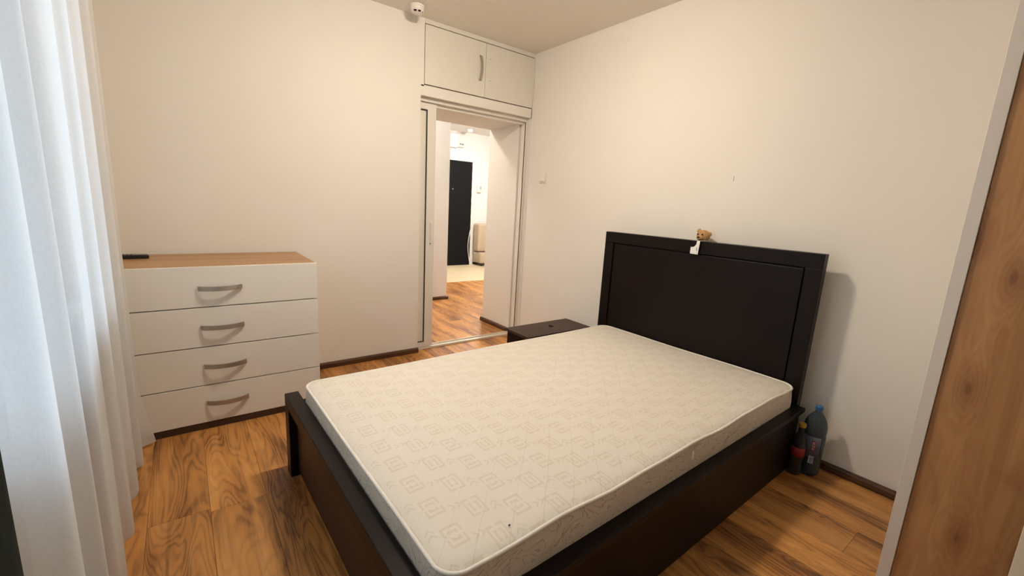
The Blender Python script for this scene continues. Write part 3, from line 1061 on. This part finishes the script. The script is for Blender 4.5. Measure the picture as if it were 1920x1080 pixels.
# ------------------------------------------------------------------ wardrobe at the right edge
wd = thing('wardrobe', U(1.8, -0.2, -1), 'tall wardrobe with knotty brown wood door and white board edge at the right', 'wardrobe')
WX0, WX1, WYA, WYB, WZT = 1.530, 2.045, 0.166, 0.193, 0.86
b = newbm(); ub(b, WX0, WX1, WYA, WYB, -0.9995, WZT, 0.001)
obj('side_panel', b, m_wardw, wd)
b = newbm()
ub(b, WX0 + 0.012, WX1, -0.80, WYA - 0.0002, WZT - 0.03, WZT)
ub(b, WX0 + 0.03, WX1, -0.80, WYA - 0.0002, -0.9995, -0.965)
ub(b, WX1 - 0.01, WX1 - 0.001, -0.80, WYA - 0.0002, -0.965, WZT - 0.03)
ub(b, WX0 + 0.012, WX1, -0.827, -0.80, -0.9995, WZT)
obj('carcass', b, m_wardw, wd)
b = newbm(); ub(b, WX0 + 0.006, WX0 + 0.020, -0.36, WYA - 0.0008, -0.996, WZT - 0.033, 0.001)
obj('sliding_door', b, m_ward, wd)
b = newbm(); ub(b, WX0 - 0.030, WX0 - 0.014, -0.79, -0.030, -0.985, WZT - 0.033, 0.001)
obj('sliding_door', b, m_wardc, wd)
bpy.context.view_layer.update()


# ------------------------------------------------------------------ curtains
def curtain(name, base_x, y0, y1, ztop, zbot, per, amp, mat, label, seed, flare=0.0, n=420, rows=26):
    rng = random.Random(seed)
    # irregular fold phases
    ph = []; t = 0.0
    ks = [rng.uniform(0.75, 1.3) for _ in range(60)]
    bm = newbm()
    grid = []
    for r in range(rows + 1):
        v = r / rows                      # 0 top .. 1 bottom
        z = ztop + (zbot - ztop) * v
        row = []
        for i in range(n + 1):
            u = i / n
            y = y0 + (y1 - y0) * u
            s = (y - y0) / per
            # warp the phase so that folds differ in width
            w = s + 0.28 * math.sin(s * 1.7 + seed) + 0.16 * math.sin(s * 3.1 + 2 * seed)
            a = amp * (0.62 + 0.38 * v) * (0.75 + 0.35 * math.sin(s * 0.9 + seed))
            f = math.sin(2 * PI * w)
            f = math.copysign(abs(f) ** 0.75, f)
            dx = a * f + 0.25 * a * math.sin(4 * PI * w + 0.7)
            yy = y + 0.30 * a * math.sin(4 * PI * w + seed) + 0.012 * v * v * math.sin(s * 2.3)
            xx = base_x + dx
            if flare:
                e = max(0.0, 1 - (y1 - y) / 0.10)
                lo = max(0.0, (v - 0.88) / 0.12)
                xx += e * lo * flare
            zz = z
            if r == rows:
                zz += 0.006 * math.sin(9 * s)
            row.append(bm.verts.new(U(xx, yy, zz)))
        grid.append(row)
    for A, B in zip(grid, grid[1:]):
        for i in range(n):
            bm.faces.new((A[i], A[i + 1], B[i + 1], B[i]))
    o = obj(name, bm, mat, None, True, False, U(base_x, (y0 + y1) / 2, zbot))
    return tag(o, label, 'curtain')


curtain('sheer_curtain', -0.187, -0.45, 2.055, 1.005, -0.992, 0.235, 0.036, m_curt,
        'floor-length white sheer curtain hanging in folds before the window', 3, 0.035)
curtain('dark_drape', -0.1015, 0.08, 0.415, 1.005, -0.990, 0.11, 0.022, m_drape,
        'dark greenish black drape at the lower left, in front of the white curtain', 5, 0.0, 160, 12)
b = newbm()
ub(b, -0.23, -0.10, -0.55, 2.12, 1.012, 1.0298, 0.002)
tag(obj('curtain_track', b, m_frame, None, False, False, U(-0.165, 0.8, 1.03)), 'white curtain track on the ceiling above the curtains', 'rail')

# ------------------------------------------------------------------ small things on walls and ceiling
# smoke detector
det = thing('smoke_detector', U(1.098, 2.425, H), 'round white smoke detector on the bedroom ceiling left of the cabinet', 'detector')
DC = U(1.106, 2.425, H)
rd = 0.047
b = newbm(); lathe(b, [(rd, -0.0005), (rd * 1.05, -0.003), (rd * 1.05, -0.014), (rd * 0.99, -0.016)], DC, 32)
obj('mount_ring', b, m_plast, det)
b = newbm(); lathe(b, [(rd * 0.99, -0.014), (rd * 0.98, -0.032), (rd * 0.88, -0.044), (rd * 0.66, -0.052), (rd * 0.2, -0.055), (0.001, -0.055)], DC, 32)
dbody = obj('housing', b, m_plast, det, True)
ac = math.atan2(-2.425, -1.098)
for da in (-0.52, 0.18):
    bm = newbm()
    vs = []
    for k in range(7):
        a = ac + da + 0.46 * k / 6
        for rr, zz in ((rd * 0.935, -0.0415), (rd * 0.80, -0.0495)):
            vs.append(bm.verts.new((DC.x + rr * 1.015 * math.cos(a), DC.y + rr * 1.015 * math.sin(a), DC.z + zz - 0.0006)))
    for k in range(6):
        bm.faces.new((vs[2 * k], vs[2 * k + 2], vs[2 * k + 3], vs[2 * k + 1]))
    g = bmesh.ops.extrude_face_region(bm, geom=bm.faces[:])
    bmesh.ops.translate(bm, verts=[v for v in g['geom'] if isinstance(v, bmesh.types.BMVert)], vec=(0, 0, 0.0012))
    obj('vent_slot', bm, m_blackm, dbody)
b = newbm(); ball(b, (DC.x + rd * 0.86 * math.cos(ac + 1.0), DC.y + rd * 0.86 * math.sin(ac + 1.0), DC.z - 0.046), 0.0032, 2)
obj('indicator', b, m_blackm, dbody)

# light switch on the right wall
sw = thing('light_switch', U(W, 2.380, 0.192), 'square ivory light switch on the right wall beside the doorway', 'switch')
b = newbm(); ub(b, W - 0.006, W - 0.0004, 2.345, 2.415, 0.157, 0.227, 0.002, 2)
obj('plate', b, m_plast, sw)
b = newbm()
extrude_poly(b, [U(W - 0.0060, 2.355, 0.167), U(W - 0.0125, 2.355, 0.169), U(W - 0.0085, 2.355, 0.217), U(W - 0.0060, 2.355, 0.217)], (0, 0.050 * S, 0))
obj('rocker', b, m_plast, sw)
# scuff mark high on the right wall and small chips
b = newbm(); ub(b, W - 0.0006, W - 0.0001, 1.0365, 1.0395, 0.160, 0.183)
tag(obj('wall_scuff', b, m_scuff, bpy.data.objects['wall_right']), 'short grey scuff above the headboard')
# hall: far door with its frame, boxes, intercom, seat
fd = struct('door_2', (lambda bm: ub(bm, 3.10, 3.672, 5.955, 5.9995, -0.999, 0.600, 0.004))(newbm()), m_hdoor)
b = newbm(); ub(b, 3.676, 3.730, 5.975, 5.9995, -0.999, 0.612)
ub(b, 3.05, 3.730, 5.975, 5.9995, 0.603, 0.630)
obj('door_frame', b, m_hall, fd)
b = newbm()
rng = random.Random(4)
tube(b, [U(3.674 + 0.006 * math.sin(k * 1.9) + rng.uniform(-0.003, 0.003), 5.968, -0.995 + 1.6 * k / 40) for k in range(41)], 0.009, 6)
tag(obj('foam_seal', b, m_foam, fd, True), 'rough pale mounting foam along the frame')
b = newbm(); ball(b, U(3.332, 5.948, 0.177), 0.014, 2); obj('peephole', b, m_steel, fd, True)
b = newbm()
tube(b, [U(3.668 - 0.035 * math.sin(PI * k / 16) ** 1.0, 5.945, -0.43 - 0.52 * k / 16) for k in range(17)], 0.006, 6)
tag(obj('wall_cable', b, m_plastw, None, True), 'thin white cable hanging along the black hall door', 'cable')

fb = thing('fuse_box', U(3.35, 6.0, 0.88), 'white box on the hall wall above the black door, beside the chime', 'box')
b = newbm(); ub(b, 3.22, 3.392, 5.94, 5.9995, 0.782, 0.975, 0.004, 2); obj('housing', b, m_plastw, fb)
b = newbm(); ub(b, 3.245, 3.372, 5.934, 5.9398, 0.80, 0.955, 0.002); obj('lid', b, m_plastw, fb)
dv = thing('door_chime', U(3.455, 6.0, 0.84), 'small cream door chime with dark grille above the black hall door', 'chime')
b = newbm(); ub(b, 3.398, 3.512, 5.945, 5.9995, 0.797, 0.885, 0.005, 2); obj('housing', b, m_plast, dv)
b = newbm(); ub(b, 3.425, 3.452, 5.942, 5.9448, 0.838, 0.850); ub(b, 3.458, 3.492, 5.942, 5.9448, 0.834, 0.846)
obj('grille', b, m_ink, dv)
b = newbm(); tube(b, [U(3.404, 5.99, 0.885), U(3.404, 5.99, 1.028)], 0.006, 6)
tag(obj('conduit', b, m_plastw, dv), None)
hd = thing('hall_detector', U(3.46, 5.72, H), 'round white detector on the hall ceiling beyond the doorway', 'detector')
HC = U(3.46, 5.72, H)
b = newbm(); lathe(b, [(0.055, -0.0005), (0.055, -0.015), (0.050, -0.018)], HC, 24); obj('mount_ring', b, m_plastw, hd)
b = newbm(); lathe(b, [(0.050, -0.016), (0.047, -0.035), (0.030, -0.046), (0.001, -0.048)], HC, 24); obj('housing', b, m_plastw, hd, True)
ic = thing('intercom', U(3.822, 6.0, 0.21), 'pale wall intercom panel to the right of the black hall door', 'intercom')
b = newbm(); ub(b, 3.782, 3.862, 5.965, 5.9995, 0.152, 0.272, 0.004, 2); obj('housing', b, m_plast, ic)
b = newbm(); ub(b, 3.792, 3.815, 5.961, 5.9648, 0.165, 0.258, 0.003, 2); obj('handset', b, m_plastw, ic)
b = newbm(); ub(b, 3.828, 3.852, 5.962, 5.9648, 0.20, 0.245, 0.001); obj('button_panel', b, m_nickel, ic)

sf = thing('hall_bench', U(4.0, 5.7, -1), 'beige upholstered seat against the hall wall, half hidden by the passage', 'seat')
b = newbm(); ub(b, 3.735, 4.45, 5.80, 5.97, -0.775, -0.335, 0.035, 4); obj('backrest', b, m_sofa, sf, True)
b = newbm(); ub(b, 3.745, 4.45, 5.74, 5.965, -0.955, -0.785, 0.02, 3); obj('seat_base', b, m_sofa, sf, True)
for xx in (3.775, 4.39):
    for yy in (5.765, 5.93):
        b = newbm(); ub(b, xx, xx + 0.035, yy, yy + 0.02, -0.9998, -0.956); obj('foot', b, m_black, sf)


# flush ceiling lamps outside the picture; the hall and corridor ones are added fill light
def lamp(name, c, mat, label, rad):
    L = U(c[0], c[1], H)
    t = thing(name, L, label, 'lamp')
    b = newbm(); lathe(b, [(0.001, -0.0005), (rad + 0.012, -0.0005), (rad + 0.012, -0.020), (rad + 0.004, -0.024), (rad + 0.001, -0.020), (0.001, -0.019)], L, 40)
    obj('housing', b, m_plastw, t)
    b = newbm(); lathe(b, [(0.001, -0.0205), (rad, -0.0205), (rad * 0.98, -0.045), (rad * 0.88, -0.066), (rad * 0.62, -0.082), (rad * 0.3, -0.089), (0.001, -0.090)], L, 40)
    obj('diffuser', b, mat, t)
    return t


lamp('ceiling_lamp', (0.90, 1.42), m_lamp, 'round flush warm lamp on the bedroom ceiling over the bed', 0.11)
lamp('hall_fill_lamp', (3.3, 4.75), m_hall_fill, 'unseen round flush lamp added on the hall ceiling to light the hall', 0.15)  # added out of view to light the hall
lamp('hall_fill_lamp', (1.45, 3.47), m_corridor_fill, 'small unseen flush lamp added on the corridor ceiling to brighten the passage walls', 0.10)  # added out of view to brighten the passage jamb
